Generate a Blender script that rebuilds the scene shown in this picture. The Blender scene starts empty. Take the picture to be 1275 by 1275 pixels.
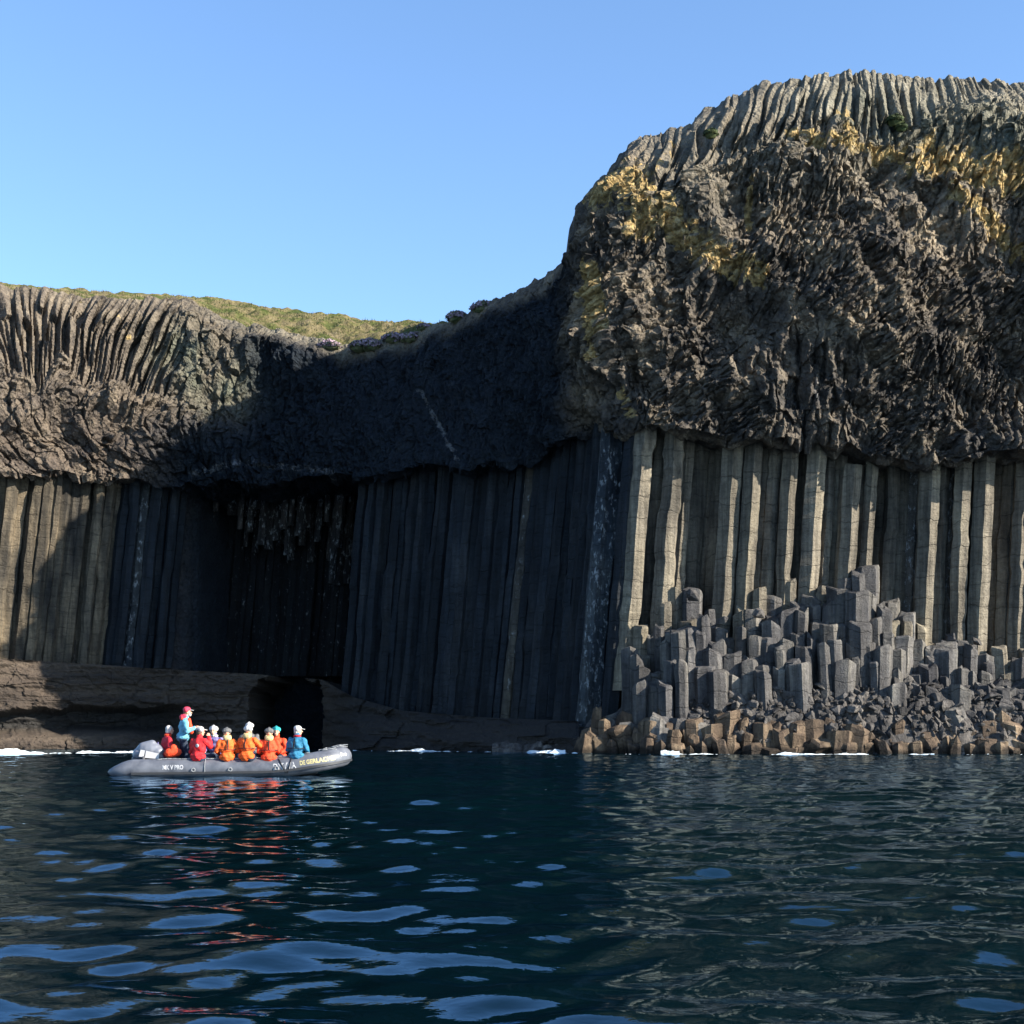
import bpy, bmesh, math, random
import numpy as np
from mathutils import Vector, Matrix, Euler

# ------------------------------------------------------------------ camera, sky, sun, exposure
random.seed(7); RNG = np.random.default_rng(11)
scn = bpy.context.scene
F = 1750.0; HOR = 909.0; CX = 637.5; H = 1.115
cam_d = bpy.data.cameras.new('camera'); cam = bpy.data.objects.new('camera', cam_d)
scn.collection.objects.link(cam); scn.camera = cam
cam.location = (0, 0, H); cam.rotation_euler = (math.pi/2, 0, 0)
cam_d.sensor_width = 36; cam_d.lens = 36*F/1275; cam_d.shift_y = (HOR-637.5)/1275
cam_d.clip_start = 0.1; cam_d.clip_end = 12000
SUN_EL = math.radians(24.5); SUN_AZ = math.radians(67.5)          # azimuth: from behind the camera towards the right
sd = Vector((math.sin(SUN_AZ)*math.cos(SUN_EL), -math.cos(SUN_AZ)*math.cos(SUN_EL), math.sin(SUN_EL)))
w = bpy.data.worlds.new('World'); scn.world = w; w.use_nodes = True
nt = w.node_tree; nt.nodes.clear()
sky = nt.nodes.new('ShaderNodeTexSky'); sky.sky_type = 'NISHITA'; sky.sun_disc = False
sky.sun_elevation = SUN_EL; sky.sun_rotation = math.atan2(sd.x, sd.y)
sky.altitude = 0; sky.air_density = 1.0; sky.dust_density = 0.25; sky.ozone_density = 4.5
bg = nt.nodes.new('ShaderNodeBackground'); bg.inputs['Strength'].default_value = 0.1
wo = nt.nodes.new('ShaderNodeOutputWorld')
nt.links.new(sky.outputs[0], bg.inputs[0]); nt.links.new(bg.outputs[0], wo.inputs[0])
sl = bpy.data.lights.new('sun', 'SUN'); sl.energy = 5.0; sl.angle = math.radians(0.5); sl.color = (1, 0.92, 0.79)
so = bpy.data.objects.new('sun', sl); scn.collection.objects.link(so)
so.rotation_euler = (-sd).to_track_quat('-Z', 'Y').to_euler()
scn.view_settings.view_transform = 'Standard'; scn.view_settings.look = 'None'
scn.view_settings.gamma = 1.0; scn.view_settings.exposure = 1.64
scn.cycles.max_bounces = 6; scn.cycles.diffuse_bounces = 2

# ------------------------------------------------------------------ helpers
C = scn.collection
def P(px, py, D):
    return np.stack([(np.asarray(px)-CX)*D/F, D+0*np.asarray(px), H+(HOR-np.asarray(py))*D/F], -1)
def link(o, parent=None):
    C.objects.link(o)
    if parent is not None: o.parent = parent
    return o
def tag(o, label=None, cat=None, group=None, kind=None):
    if label: o['label'] = label
    if cat: o['category'] = cat
    if group: o['group'] = group
    if kind: o['kind'] = kind
    return o
def mesh_np(name, V, Fq, mat=None, parent=None, smooth=False, attrs=None):
    V = np.asarray(V, dtype=np.float32).reshape(-1, 3)
    me = bpy.data.meshes.new(name)
    Fq = np.asarray(Fq, dtype=np.int32); n = Fq.shape[1]
    me.vertices.add(len(V)); me.vertices.foreach_set('co', V.ravel())
    me.loops.add(Fq.size); me.loops.foreach_set('vertex_index', Fq.ravel())
    me.polygons.add(len(Fq)); me.polygons.foreach_set('loop_start', np.arange(0, Fq.size, n, dtype=np.int32))
    me.polygons.foreach_set('loop_total', np.full(len(Fq), n, dtype=np.int32))
    me.polygons.foreach_set('use_smooth', np.full(len(Fq), smooth, dtype=bool))
    me.update(calc_edges=True)
    for k, a in (attrs or {}).items():
        at = me.attributes.new(k, 'FLOAT', 'POINT'); at.data.foreach_set('value', np.asarray(a, dtype=np.float32).ravel())
    if mat: me.materials.append(mat)
    return link(bpy.data.objects.new(name, me), parent)
def mesh_py(name, V, Fs, mat=None, parent=None, smooth=False):
    me = bpy.data.meshes.new(name); me.from_pydata([tuple(v) for v in V], [], Fs); me.update()
    if smooth: me.polygons.foreach_set('use_smooth', [True]*len(me.polygons))
    if mat: me.materials.append(mat)
    return link(bpy.data.objects.new(name, me), parent)
def obj_bm(name, bm, mat, parent=None, smooth=False):
    bmesh.ops.recalc_face_normals(bm, faces=bm.faces)
    me = bpy.data.meshes.new(name); bm.to_mesh(me); bm.free()
    if smooth: me.polygons.foreach_set('use_smooth', [True]*len(me.polygons))
    me.materials.append(mat)
    return link(bpy.data.objects.new(name, me), parent)
def grid_faces(nr, nc):
    i = np.arange(nr-1)[:, None]*nc + np.arange(nc-1)[None, :]
    return np.stack([i, i+1, i+nc+1, i+nc], -1).reshape(-1, 4)

def hsh(i, j, s):
    i = i.astype(np.int64); j = j.astype(np.int64)
    h = (i*374761393 + j*668265263 + s*2246822519) & 0xffffffff
    h = ((h ^ (h >> 13))*1274126177) & 0xffffffff
    h = ((h ^ (h >> 16))*2246822519) & 0xffffffff
    return ((h ^ (h >> 15)) & 0xffffff)/float(0xffffff)
def vnoise(x, y, s=0):
    xi = np.floor(x); yi = np.floor(y); fx = x-xi; fy = y-yi
    fx = fx*fx*(3-2*fx); fy = fy*fy*(3-2*fy)
    a = hsh(xi, yi, s); b = hsh(xi+1, yi, s); c = hsh(xi, yi+1, s); d = hsh(xi+1, yi+1, s)
    return (a*(1-fx)+b*fx)*(1-fy)+(c*(1-fx)+d*fx)*fy
def fbm(x, y, s=0, o=4):
    r = 0; a = 0.5; t = 0
    for k in range(o):
        r = r+a*vnoise(x, y, s+k*17); t += a; a *= .5; x = x*2.03+11.3; y = y*2.03+7.7
    return r/t
def voro(u, v, s=0, jit=0.85):
    """nearest jittered cell: random values, local offset and distance to the border"""
    ui = np.floor(u); vi = np.floor(v)
    d1 = np.full(u.shape, 9.); d2 = np.full(u.shape, 9.)
    bi = ui.copy(); bj = vi.copy(); du = np.zeros(u.shape); dv = np.zeros(u.shape)
    for a in (-1, 0, 1):
        for b in (-1, 0, 1):
            ci = ui+a; cj = vi+b
            qx = ci+.5+jit*(hsh(ci, cj, s)-.5); qy = cj+.5+jit*(hsh(ci, cj, s+5)-.5)
            d = np.hypot(u-qx, v-qy); m = d < d1
            d2 = np.where(m, d1, np.minimum(d2, d))
            bi = np.where(m, ci, bi); bj = np.where(m, cj, bj); du = np.where(m, u-qx, du); dv = np.where(m, v-qy, dv)
            d1 = np.where(m, d, d1)
    return bi, bj, du, dv, d2-d1
def I(x, xs, ys): return np.interp(x, xs, ys)
def sstep(a, b, x):
    t = np.clip((x-a)/(b-a), 0, 1); return t*t*(3-2*t)

# ------------------------------------------------------------------ materials
def mat(name, col=(.5, .5, .5), rough=.6, metal=0, spec=.5):
    m = bpy.data.materials.new(name); m.use_nodes = True
    b = m.node_tree.nodes['Principled BSDF']
    b.inputs['Base Color'].default_value = (*col, 1); b.inputs['Roughness'].default_value = rough
    b.inputs['Metallic'].default_value = metal; b.inputs['Specular IOR Level'].default_value = spec
    return m
class N:
    def __init__(s, m): s.t = m.node_tree; s.b = s.t.nodes['Principled BSDF']
    def n(s, ty, **k):
        x = s.t.nodes.new(ty)
        for a, v in k.items():
            if a in ('op',): x.operation = v
            elif a == 'blend': x.blend_type = v
            else: setattr(x, a, v)
        return x
    def l(s, a, b): s.t.links.new(a, b)
    def coord(s, scale=(1, 1, 1)):
        g = s.n('ShaderNodeNewGeometry'); mp = s.n('ShaderNodeMapping'); mp.inputs['Scale'].default_value = scale
        s.l(g.outputs['Position'], mp.inputs['Vector']); return mp.outputs[0]
    def noise(s, scale, vec, det=5, rough=.55, dist=0):
        x = s.n('ShaderNodeTexNoise'); x.inputs['Scale'].default_value = scale; x.inputs['Detail'].default_value = det
        x.inputs['Roughness'].default_value = rough; x.inputs['Distortion'].default_value = dist
        s.l(vec, x.inputs['Vector']); return x.outputs['Fac']
    def ramp(s, fac, stops):
        r = s.n('ShaderNodeValToRGB'); e = r.color_ramp.elements
        while len(e) < len(stops): e.new(.5)
        for q, (p, c) in zip(e, stops): q.position = p; q.color = (*c, 1) if len(c) == 3 else c
        s.l(fac, r.inputs[0]); return r.outputs[0]
    def mix(s, fac, a, b, blend='MIX'):
        x = s.n('ShaderNodeMix'); x.data_type = 'RGBA'; x.blend_type = blend
        for v, i in ((fac, 0), (a, 6), (b, 7)):
            if hasattr(v, 'links'): s.l(v, x.inputs[i])
            elif i == 0: x.inputs[i].default_value = v
            else: x.inputs[i].default_value = (*v, 1)
        return x.outputs[2]
    def math(s, op, a, b=0.):
        x = s.n('ShaderNodeMath', op=op)
        for v, i in ((a, 0), (b, 1)):
            if hasattr(v, 'links'): s.l(v, x.inputs[i])
            else: x.inputs[i].default_value = v
        return x.outputs[0]
    def attr(s, name):
        x = s.n('ShaderNodeAttribute'); x.attribute_name = name; return x.outputs['Fac']
    def bump(s, h, dist, strength=1.):
        x = s.n('ShaderNodeBump'); x.inputs['Distance'].default_value = dist; x.inputs['Strength'].default_value = strength
        s.l(h, x.inputs['Height']); s.l(x.outputs[0], s.b.inputs['Normal']); return x
def K(v): return (v, v, v)

def column_material(name, c0, c1, c2, guano=0.0, band=1., tide=False):
    m = mat(name, rough=.85, spec=.25); n = N(m)
    v1 = n.coord((1, 1, .25)); v2 = n.coord((1, 1, 1)); v3 = n.coord((.35, .35, 2.2))
    a = n.noise(.9, v1, 4); b = n.noise(6, v2, 6, .7); c = n.noise(1.6, v3, 5, .65)
    col = n.ramp(a, [(.3, c0), (.5, c1), (.72, c2)])
    col = n.mix(.55, col, n.ramp(b, [(.3, K(.45)), (.65, K(1.25))]), 'MULTIPLY')
    col = n.mix(.7*band, col, n.ramp(c, [(.36, K(.45)), (.5, K(1)), (.7, K(1.2))]), 'MULTIPLY')
    oi = n.n('ShaderNodeObjectInfo')
    col = n.mix(.8, col, n.ramp(oi.outputs['Random'], [(0, K(.62)), (1, K(1.15))]), 'MULTIPLY')
    st = n.noise(1., n.coord((4.5, 4.5, .22)), 4, .6)
    col = n.mix(.75, col, n.ramp(st, [(.34, K(.45)), (.5, K(1)), (.66, K(1.45))]), 'MULTIPLY')
    vz = n.n('ShaderNodeTexVoronoi'); vz.voronoi_dimensions = '1D'; vz.feature = 'DISTANCE_TO_EDGE'; vz.inputs['Scale'].default_value = 1.
    sp = n.n('ShaderNodeSeparateXYZ'); n.l(v2, sp.inputs[0])
    wz_ = n.math('ADD', n.math('MULTIPLY', sp.outputs[2], .8), n.math('ADD', n.math('MULTIPLY', oi.outputs['Random'], 57.), n.math('MULTIPLY', n.noise(1.1, v2, 3), .6)))
    n.l(wz_, vz.inputs['W']); jt = n.ramp(vz.outputs['Distance'], [(.008, K(.3)), (.03, K(1))])
    col = n.mix(.45, col, jt, 'MULTIPLY')
    if tide:
        td = n.ramp(n.math('ADD', sp.outputs[2], n.math('MULTIPLY', n.noise(1.3, v2, 5), .9)), [(.62, K(.22)), (.85, K(1))])
        col = n.mix(1., col, td, 'MULTIPLY')
    if guano > 0:
        g = n.noise(3.2, n.coord((1.3, 1.3, .6)), 7, .75)
        col = n.mix(n.ramp(g, [(.64-guano*.12, K(0)), (.7-guano*.1, K(.7))]), col, (.3, .32, .33))
    n.l(col, n.b.inputs['Base Color'])
    h = n.math('ADD', n.math('MULTIPLY', n.noise(3.2, n.coord((.35, .35, 2.)), 5, .65, .6), .8*band), n.math('MULTIPLY', n.noise(9, v2, 5, .7), .5))
    h = n.math('ADD', h, n.math('MULTIPLY', jt, .25))
    n.bump(h, .22, .9)
    return m
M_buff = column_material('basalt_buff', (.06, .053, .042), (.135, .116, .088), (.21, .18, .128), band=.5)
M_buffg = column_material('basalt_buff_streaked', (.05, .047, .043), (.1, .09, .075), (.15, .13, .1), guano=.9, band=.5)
M_dark = column_material('basalt_shade_painted', (.006, .009, .013), (.012, .0165, .022), (.028, .031, .034), band=.6)  # blue shade of the cave side put into the basalt colour
M_cave_shade = column_material('basalt_cave_shade', (.003, .004, .006), (.006, .008, .010), (.014, .015, .016), guano=.3, band=.6)  # gloom of the recess painted in as a near-black colour
M_shadeg = column_material('basalt_shade_streaked', (.01, .014, .02), (.02, .027, .034), (.05, .055, .055), guano=.78, band=.6)  # shade in the base colour, with real guano streaks over it
M_west = column_material('basalt_west', (.03, .027, .023), (.085, .07, .05), (.2, .155, .1), band=.6)
M_brown = column_material('basalt_brown', (.025, .024, .022), (.05, .045, .037), (.085, .074, .055), guano=.5, band=.6)
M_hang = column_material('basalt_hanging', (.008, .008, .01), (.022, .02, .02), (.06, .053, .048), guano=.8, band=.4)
M_stump = column_material('basalt_stump', (.035, .034, .037), (.085, .08, .076), (.17, .155, .13), band=.3)
M_rubble = column_material('basalt_rubble', (.032, .03, .031), (.082, .075, .07), (.17, .15, .13), band=.2)
M_tan = column_material('basalt_tidal', (.03, .023, .019), (.095, .066, .044), (.21, .155, .1), band=.3, tide=True)

# cliff entablature: colour zones follow lichen and weathering, the dark one mostly paints in shade (attributes)
M_cliff = mat('entablature_rock', rough=.88, spec=.22)
n = N(M_cliff); g = n.coord((1, 1, 1))
base = n.ramp(n.noise(.5, g, 6, .6), [(.3, (.03, .03, .031)), (.5, (.125, .103, .08)), (.7, (.31, .25, .175))])
pale = n.ramp(n.noise(.8, g, 6, .65), [(.3, (.1, .09, .07)), (.5, (.22, .195, .145)), (.7, (.33, .3, .23))])
green = n.ramp(n.noise(1.3, g, 6, .65), [(.3, (.05, .06, .045)), (.6, (.14, .15, .11))])
yel = n.ramp(n.noise(2.2, g, 5, .6), [(.3, (.2, .14, .07)), (.5, (.42, .29, .11)), (.7, (.48, .39, .23))])
dark = n.ramp(n.noise(.9, g, 6, .7), [(.3, (.005, .009, .015)), (.6, (.013, .019, .027)), (.8, (.032, .038, .042))])  # bluish shade of the cliff painted into the rock colour
col = n.mix(n.attr('pale'), base, pale)
warm = n.ramp(n.noise(.8, g, 6, .65), [(.3, (.035, .028, .027)), (.5, (.11, .083, .066)), (.7, (.2, .155, .11))])
col = n.mix(n.attr('warm'), col, warm)
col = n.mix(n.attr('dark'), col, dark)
col = n.mix(n.attr('green'), col, green)
lm = n.math('MULTIPLY', n.attr('lichen'), n.math('ADD', n.math('ADD', n.noise(2.6, g, 8, .8), .02), n.math('MULTIPLY', n.noise(11, g, 4, .8), .6)))
col = n.mix(n.ramp(lm, [(.4, K(0)), (.5, K(.9))]), col, yel)
wm = n.math('MULTIPLY', n.attr('white'), n.noise(3, g, 6, .75))
col = n.mix(n.ramp(wm, [(.42, K(0)), (.52, K(.6))]), col, (.2, .2, .2))
col = n.mix(.8, col, n.ramp(n.noise(5, g, 6, .75), [(.32, K(.4)), (.52, K(1)), (.7, K(1.35))]), 'MULTIPLY')
n.l(col, n.b.inputs['Base Color'])
vt = n.n('ShaderNodeTexVoronoi'); vt.inputs['Scale'].default_value = 4.2; vt.inputs['Randomness'].default_value = 1
n.l(n.mix(.35, g, n.n('ShaderNodeTexNoise').outputs['Color']) if False else g, vt.inputs['Vector'])
n.bump(n.math('ADD', n.math('MULTIPLY', n.noise(4.5, g, 8, .75), 1.), n.math('MULTIPLY', vt.outputs['Distance'], .9)), .24, 1)

M_tuff = mat('tuff_rock', rough=.8, spec=.3); n = N(M_tuff); g = n.coord((1, 1, 1)); gl = n.coord((0.128, 0.128, 1.28))
col = n.ramp(n.noise(.9, gl, 6, .6), [(.3, (0.028, 0.0216, 0.0176)), (.5, (0.06, 0.0448, 0.0336)), (.7, (0.088, 0.068, 0.0496))])
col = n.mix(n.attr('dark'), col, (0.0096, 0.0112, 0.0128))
col = n.mix(.7, col, n.ramp(n.noise(4, g, 7, .7), [(.3, K(.5)), (.7, K(1.3))]), 'MULTIPLY')
n.l(col, n.b.inputs['Base Color']); n.bump(n.math('ADD', n.noise(1.4, gl, 7, .65), n.noise(5, g, 6, .7)), .16, 1)

M_ledge = mat('shelf_rock', rough=.85, spec=.3); n = N(M_ledge); g = n.coord((1, 1, 1))
col = n.ramp(n.noise(1.1, g, 6, .6), [(.3, (.05, .045, .04)), (.55, (.12, .095, .07)), (.75, (.2, .15, .09))])
n.l(col, n.b.inputs['Base Color']); n.bump(n.noise(4, g, 7, .7), .2, 1)

M_hill = mat('turf', rough=.95, spec=.1); n = N(M_hill); g = n.coord((1, 1, 1))
col = n.ramp(n.noise(.55, g, 6, .65), [(.32, (.045, .07, .018)), (.45, (.09, .1, .032)), (.55, (.17, .14, .07)), (.7, (.2, .165, .1))])
col = n.mix(.7, col, n.ramp(n.noise(3.5, g, 7, .75), [(.3, K(.35)), (.5, K(1)), (.7, K(1.3))]), 'MULTIPLY')
n.l(col, n.b.inputs['Base Color']); n.bump(n.noise(3, g, 8, .75), .3, 1)
def leafmat(name, a, b):
    m = mat(name, rough=.8, spec=.2); n = N(m); oi = n.noise(2.5, n.coord((1, 1, 1)), 3)
    n.l(n.ramp(oi, [(.35, a), (.65, b)]), n.b.inputs['Base Color']); return m
M_grass = leafmat('grass_blades', (.035, .055, .016), (.15, .125, .06))
M_thrift = leafmat('thrift_flowers', (.12, .095, .1), (.3, .22, .27))
M_thriftg = leafmat('thrift_leaves', (.05, .07, .03), (.13, .13, .07))
M_bush = leafmat('shrub_leaves', (.02, .035, .012), (.07, .08, .03))

M_sea = mat('sea_water', (.0015, .012, .018), .012, 0, .5); n = N(M_sea)
g = n.coord((1, 1.25, 1))
body = n.n('ShaderNodeBsdfDiffuse'); gl = n.n('ShaderNodeBsdfGlossy'); fr = n.n('ShaderNodeFresnel'); mx = n.n('ShaderNodeMixShader'); bp = n.n('ShaderNodeBump')
bp.inputs['Distance'].default_value = .0045
n.l(n.math('ADD', n.noise(3.5, g, 3, .5, .4), n.math('MULTIPLY', n.noise(11, g, 3, .55, .6), .25)), bp.inputs['Height'])
gl.inputs['Color'].default_value = (.58, .79, 1, 1); gl.inputs['Roughness'].default_value = .02; fr.inputs['IOR'].default_value = 1.34
for q in (gl, fr): n.l(bp.outputs[0], q.inputs['Normal'])
n.l(n.ramp(n.noise(.05, g, 3), [(.35, (.0005, .0045, .0068)), (.7, (.0008, .0078, .0088))]), body.inputs['Color'])
n.l(fr.outputs[0], mx.inputs[0]); n.l(body.outputs[0], mx.inputs[1]); n.l(gl.outputs[0], mx.inputs[2])
n.l(mx.outputs[0], n.t.nodes['Material Output'].inputs['Surface'])
M_foam = mat('foam', (.55, .6, .63), .9, 0, .2)

# ------------------------------------------------------------------ the sea
def waves(X, Y):
    rs = np.random.default_rng(5); Z = np.zeros_like(X)
    for k in range(54):
        L = math.exp(rs.uniform(math.log(.34), math.log(2.1)))
        th = rs.normal(math.pi/2, .62)
        s = .0145*(.92 if L > .8 else .95)*rs.uniform(.6, 1.4)
        kx, ky = math.cos(th)*2*math.pi/L, math.sin(th)*2*math.pi/L
        fade = np.clip(1.5-Y*.013/L, 0, 1)
        Z += fade*s*L/(2*math.pi)*math.sqrt(2)*np.sin(kx*X+ky*Y+rs.uniform(0, 6.3))
    m = sstep(.4, .62, fbm(X/5, Y/9, 600, 2))*.6+.3+1.1*sstep(0, 5, X)
    for k in range(44):
        L = math.exp(rs.uniform(math.log(.14), math.log(.5))); th = rs.normal(math.pi/2, .9); s = .0085*rs.uniform(.6, 1.4)
        kx, ky = math.cos(th)*2*math.pi/L, math.sin(th)*2*math.pi/L
        Z += m*np.clip(1.5-Y*.022/L, 0, 1)*s*L/(2*math.pi)*math.sqrt(2)*np.sin(kx*X+ky*Y+rs.uniform(0, 6.3))
    return Z
ys = [2.2]
while ys[-1] < 125: ys.append(ys[-1]+.006*ys[-1]+.006)
ys = np.array(ys); nu = 620
U = np.linspace(-1, 1, nu)
X = U[None, :]*(ys[:, None]*.46+2.0); Y = np.repeat(ys[:, None], nu, 1)
Z = waves(X, Y)
edge = np.minimum(1, (1-np.abs(U))*20)[None, :]*np.minimum(1, (125-Y)/10).clip(0)
Z = Z*edge
mesh_np('sea', np.stack([X, Y, Z], -1), grid_faces(len(ys), nu), M_sea, smooth=True)['kind'] = 'structure'
x0, x1 = X[:, 0], X[:, -1]
V = []; Fs = []
for i in (0, len(ys)-1): pass
# the sea around the detailed part, out to the horizon
fa = [(-3000, -3000, 0), (3000, -3000, 0), (x1[0], ys[0], 0), (x0[0], ys[0], 0), (x1[-1], ys[-1], 0), (x0[-1], ys[-1], 0), (3000, 6000, 0), (-3000, 6000, 0)]
open_sea = mesh_py('open_sea', fa, [(0, 1, 2, 3), (1, 6, 4, 2), (6, 7, 5, 4), (7, 0, 3, 5)], M_sea); open_sea['kind'] = 'structure'

# ------------------------------------------------------------------ the cliff sheets
TOPX = [-160, -60, 0, 50, 100, 150, 200, 235, 250, 300, 350, 400, 440, 480, 520, 530, 560, 600, 640, 680, 700, 706, 709, 712, 720, 740, 765, 790, 820, 850, 870, 900, 930, 960, 1000, 1040, 1080, 1120, 1160, 1200, 1240, 1275, 1330, 1440]
TOPY = [350, 352, 355, 361, 367, 371, 369, 373, 382, 402, 414, 424, 430, 425, 413, 406, 399, 383, 366, 341, 326, 320, 300, 280, 255, 231, 204, 178, 165, 155, 140, 125, 112, 98, 92, 88, 90, 96, 99, 98, 102, 105, 110, 120]
BOTX = [-160, 0, 60, 100, 130, 200, 300, 445, 500, 560, 610, 650, 690, 740, 790, 830, 900, 1000, 1050, 1100, 1150, 1200, 1275, 1440]
BOTY = [578, 580, 585, 586, 590, 598, 600, 588, 582, 578, 578, 568, 545, 530, 528, 532, 545, 545, 552, 568, 572, 568, 562, 566]
CDX = [-160, 0, 100, 215, 232, 255, 420, 440, 446, 790, 820, 1440]
CDD = [79, 82, 84.5, 87, 88, 94, 95, 94, 84.5, 70, 69.8, 69.5]      # distance of the column fronts
EDX = [-160, 0, 100, 230, 330, 446, 790, 820, 1440]
EDD = [79, 82, 84.3, 86.5, 86.5, 84.5, 70, 69.8, 69.5]             # distance of the upper rock
def colD(px): return I(px, CDX, CDD)
XCY = [80, 110, 150, 200, 260, 330, 440, 520, 600]; XCX = [990, 960, 880, 800, 742, 742, 765, 788, 790]
def entD(px, py):
    t = px+(790-I(py, XCY, XCX))*sstep(480, 690, px)
    return I(t, EDX, EDD)
def sheet(name, pa, pb, nc, nr, back_to):
    px = np.linspace(pa, pb, nc)[None, :].repeat(nr, 0)
    top = I(px, TOPX, TOPY); bot = I(px, BOTX, BOTY)+6
    bot = bot+10*(vnoise(px/13, px*0, 3)-.5)+8*(vnoise(px/37, px*0, 4)-.5)
    top = top+5*(vnoise(px/6, px*0, 8)-.5)+5*(vnoise(px/17., px*0, 9)-.5)
    v = np.linspace(0, 1, nr)[:, None]; py = top+(bot-top)*v
    D = entD(px, py)
    hd = sstep(690, 760, px)
    D = D+hd*4.0*np.exp(-(py-top)/60)+(1-hd)*2.2*np.exp(-(py-top)/35)
    D = D-(1.25-.75*hd)*sstep(.25, .8, v)-.5*sstep(.9, .2, v)*hd
    # broad bulges and gullies
    S = P(px, py, D); x, z = S[..., 0], S[..., 2]
    y = S[..., 1]; a = x-y*.6                       # coordinate along the wall
    nrm = np.cross(np.gradient(S, axis=1), np.gradient(S, axis=0)); nrm /= np.linalg.norm(nrm, axis=-1, keepdims=True)+1e-9
    nrm = np.where(nrm[..., 1:2] > 0, -nrm, nrm)
    crown = sstep(105, 60, py-top-25*(vnoise(px/30, py/40, 33)-.5)+sstep(1120, 1200, px)*60)*sstep(770, 830, px)
    lcrown = sstep(125, 95, py-top-70*(vnoise(px/25, py/40, 34)-.5))*sstep(250, 190, px)
    # patches of small crooked columns, each patch with a lie of its own
    bi, bj, _, _, _ = voro(a/5.+.25*vnoise(a/2, z/2, 1), z/4.+.25*vnoise(a/2, z/2, 2), 40)
    th = np.radians(55+70*(hsh(bi, bj, 41)-.5)) ; th = np.where(px < 700, np.radians(100+50*(hsh(bi, bj, 42)-.5)), th)
    wx = a+.5*(fbm(a/1.1, z/1.1, 50, 3)-.5); wz = z+.5*(fbm(a/1.1, z/1.1, 60, 3)-.5)
    al = wx*np.cos(th)+wz*np.sin(th); ac = -wx*np.sin(th)+wz*np.cos(th)
    siz = .24+.34*hsh(bi, bj, 44)**1.6
    ci, cj, du, dv, e = voro(ac/siz, al/(siz*(1.3+1.9*hsh(bi, bj, 45)))+.5*hsh(bi, bj, 43), 70)
    r = hsh(ci, cj, 71); tl = hsh(ci, cj, 72)-.5; tv = hsh(ci, cj, 73)-.5
    sharp = .55*r**1.5+.8*np.minimum(.25-du*.55, .3+du*1.1)*(1+tl)+tv*.9*dv
    ci, cj, du2, dv2, e2 = voro(wx/.27, wz/.31, 90)
    small = .2*hsh(ci, cj, 91)+.55*(hsh(ci, cj, 92)-.5)*du2+.6*(hsh(ci, cj, 93)-.5)*dv2
    hc = hsh(ci, cj, 94)
    ci, cj, du3, dv3, e3 = voro(wx/.13, wz/.15, 95)
    small = .75*small+.05*hsh(ci, cj, 96)+.12*(hsh(ci, cj, 97)-.5)*du3
    ci, cj, du4, dv4, e4 = voro(wx/1.25+.4*vnoise(a, z, 120), wz/1.5+.4*vnoise(a, z, 121), 98)
    big = (.8*hsh(ci, cj, 99)+.7*(hsh(ci, cj, 100)-.6)*du4+.8*(hsh(ci, cj, 101)-.5)*dv4)*.5
    chaos = .8*sharp+.9*small+big
    # crown columns, standing and fanning out
    fan = I(px, [-160, 0, 60, 120, 180, 260, 700, 800, 900, 1000, 1100, 1200, 1440], [-.25, -.3, -.06, .12, .3, .45, .25, .3, .36, .38, .1, -.05, -.1])
    zt = z-I(px, [-160, 300, 700, 1440], [27, 27, 30, 30])
    cu = (x-fan*zt+.06*np.sin(z*1.3+x)+.2*(fbm(x/2.5, z/3.5, 55, 2)-.5))
    csz = np.where(px < 700, .37, .47); cu = cu+.5*(vnoise(x/2.2, z*0, 56)-.5)
    ki, kj, kdu, kdv, ke = voro(cu/csz, z/2.9+.5*hsh(np.floor(cu/csz), cu*0, 115), 110)
    kr = hsh(ki, kj, 111)
    pil = .75*kr+1.0*np.minimum(.28-kdu*.45, .3+kdu*1.2)+(hsh(ki, kj, 112)-.5)*.6*kdv+.25*small
    cw = np.maximum(crown, lcrown)
    disp = .85*chaos*(1-cw)+pil*cw
    disp = disp+2.6*(fbm(a/3.4, z/3.0, 20, 3)-.5)*(1-.6*cw)+2.2*(fbm(a/8, z/7, 25, 2)-.5)*(1-.5*cw)
    disp = disp+.9*(1-np.abs(2*fbm(a/1.7+z/5, z/2.4, 29, 3)-1))*(1-cw)-.6
    # quieter shaded face beside the cave
    calm = sstep(250, 480, px)*sstep(760, 700, px)
    disp = disp*(1-.45*calm)
    disp = disp*(.22+.78*sstep(0, .16, v))
    S = S+nrm*disp[..., None]
    # zones of colour
    def near(pts, wd):
        d = np.full(px.shape, 1e9)
        for (ax, ay), (bx, by) in zip(pts[:-1], pts[1:]):
            t = np.clip(((px-ax)*(bx-ax)+(py-ay)*(by-ay))/((bx-ax)**2+(by-ay)**2), 0, 1)
            d = np.minimum(d, np.hypot(px-ax-t*(bx-ax), py-ay-t*(by-ay)))
        return np.exp(-(d/wd)**2)
    li = np.maximum.reduce([near([(750, 250), (795, 225), (800, 290)], 24), near([(740, 340), (752, 380), (757, 440)], 9),
        near([(820, 270), (845, 300), (900, 335), (940, 350)], 21), near([(935, 230), (930, 290)], 7)*.9, near([(985, 175), (1060, 192), (1125, 195)], 12)*.9,
        near([(1150, 200), (1205, 215), (1275, 225)], 30), near([(1190, 250), (1240, 290), (1290, 330)], 15), near([(770, 480), (790, 520)], 8)*.6, near([(835, 180), (800, 240)], 10)*.7,
        near([(1050, 150), (1060, 190)], 12)*.8, near([(150, 400), (160, 420)], 9)*.5])
    li = li*.75+.62*(li**.35)*(hc-.35)
    pal = np.maximum(sstep(110, 40, py-top)*sstep(900, 1000, px)*.95, sstep(300, 200, px)*sstep(560, 440, py)*.55)
    pal = np.maximum(pal, sstep(220, 60, py-top)*sstep(760, 820, px)*.5)
    pal = np.maximum(pal, sstep(26, 4, py-top)*.7*sstep(600, 500, px))
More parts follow.
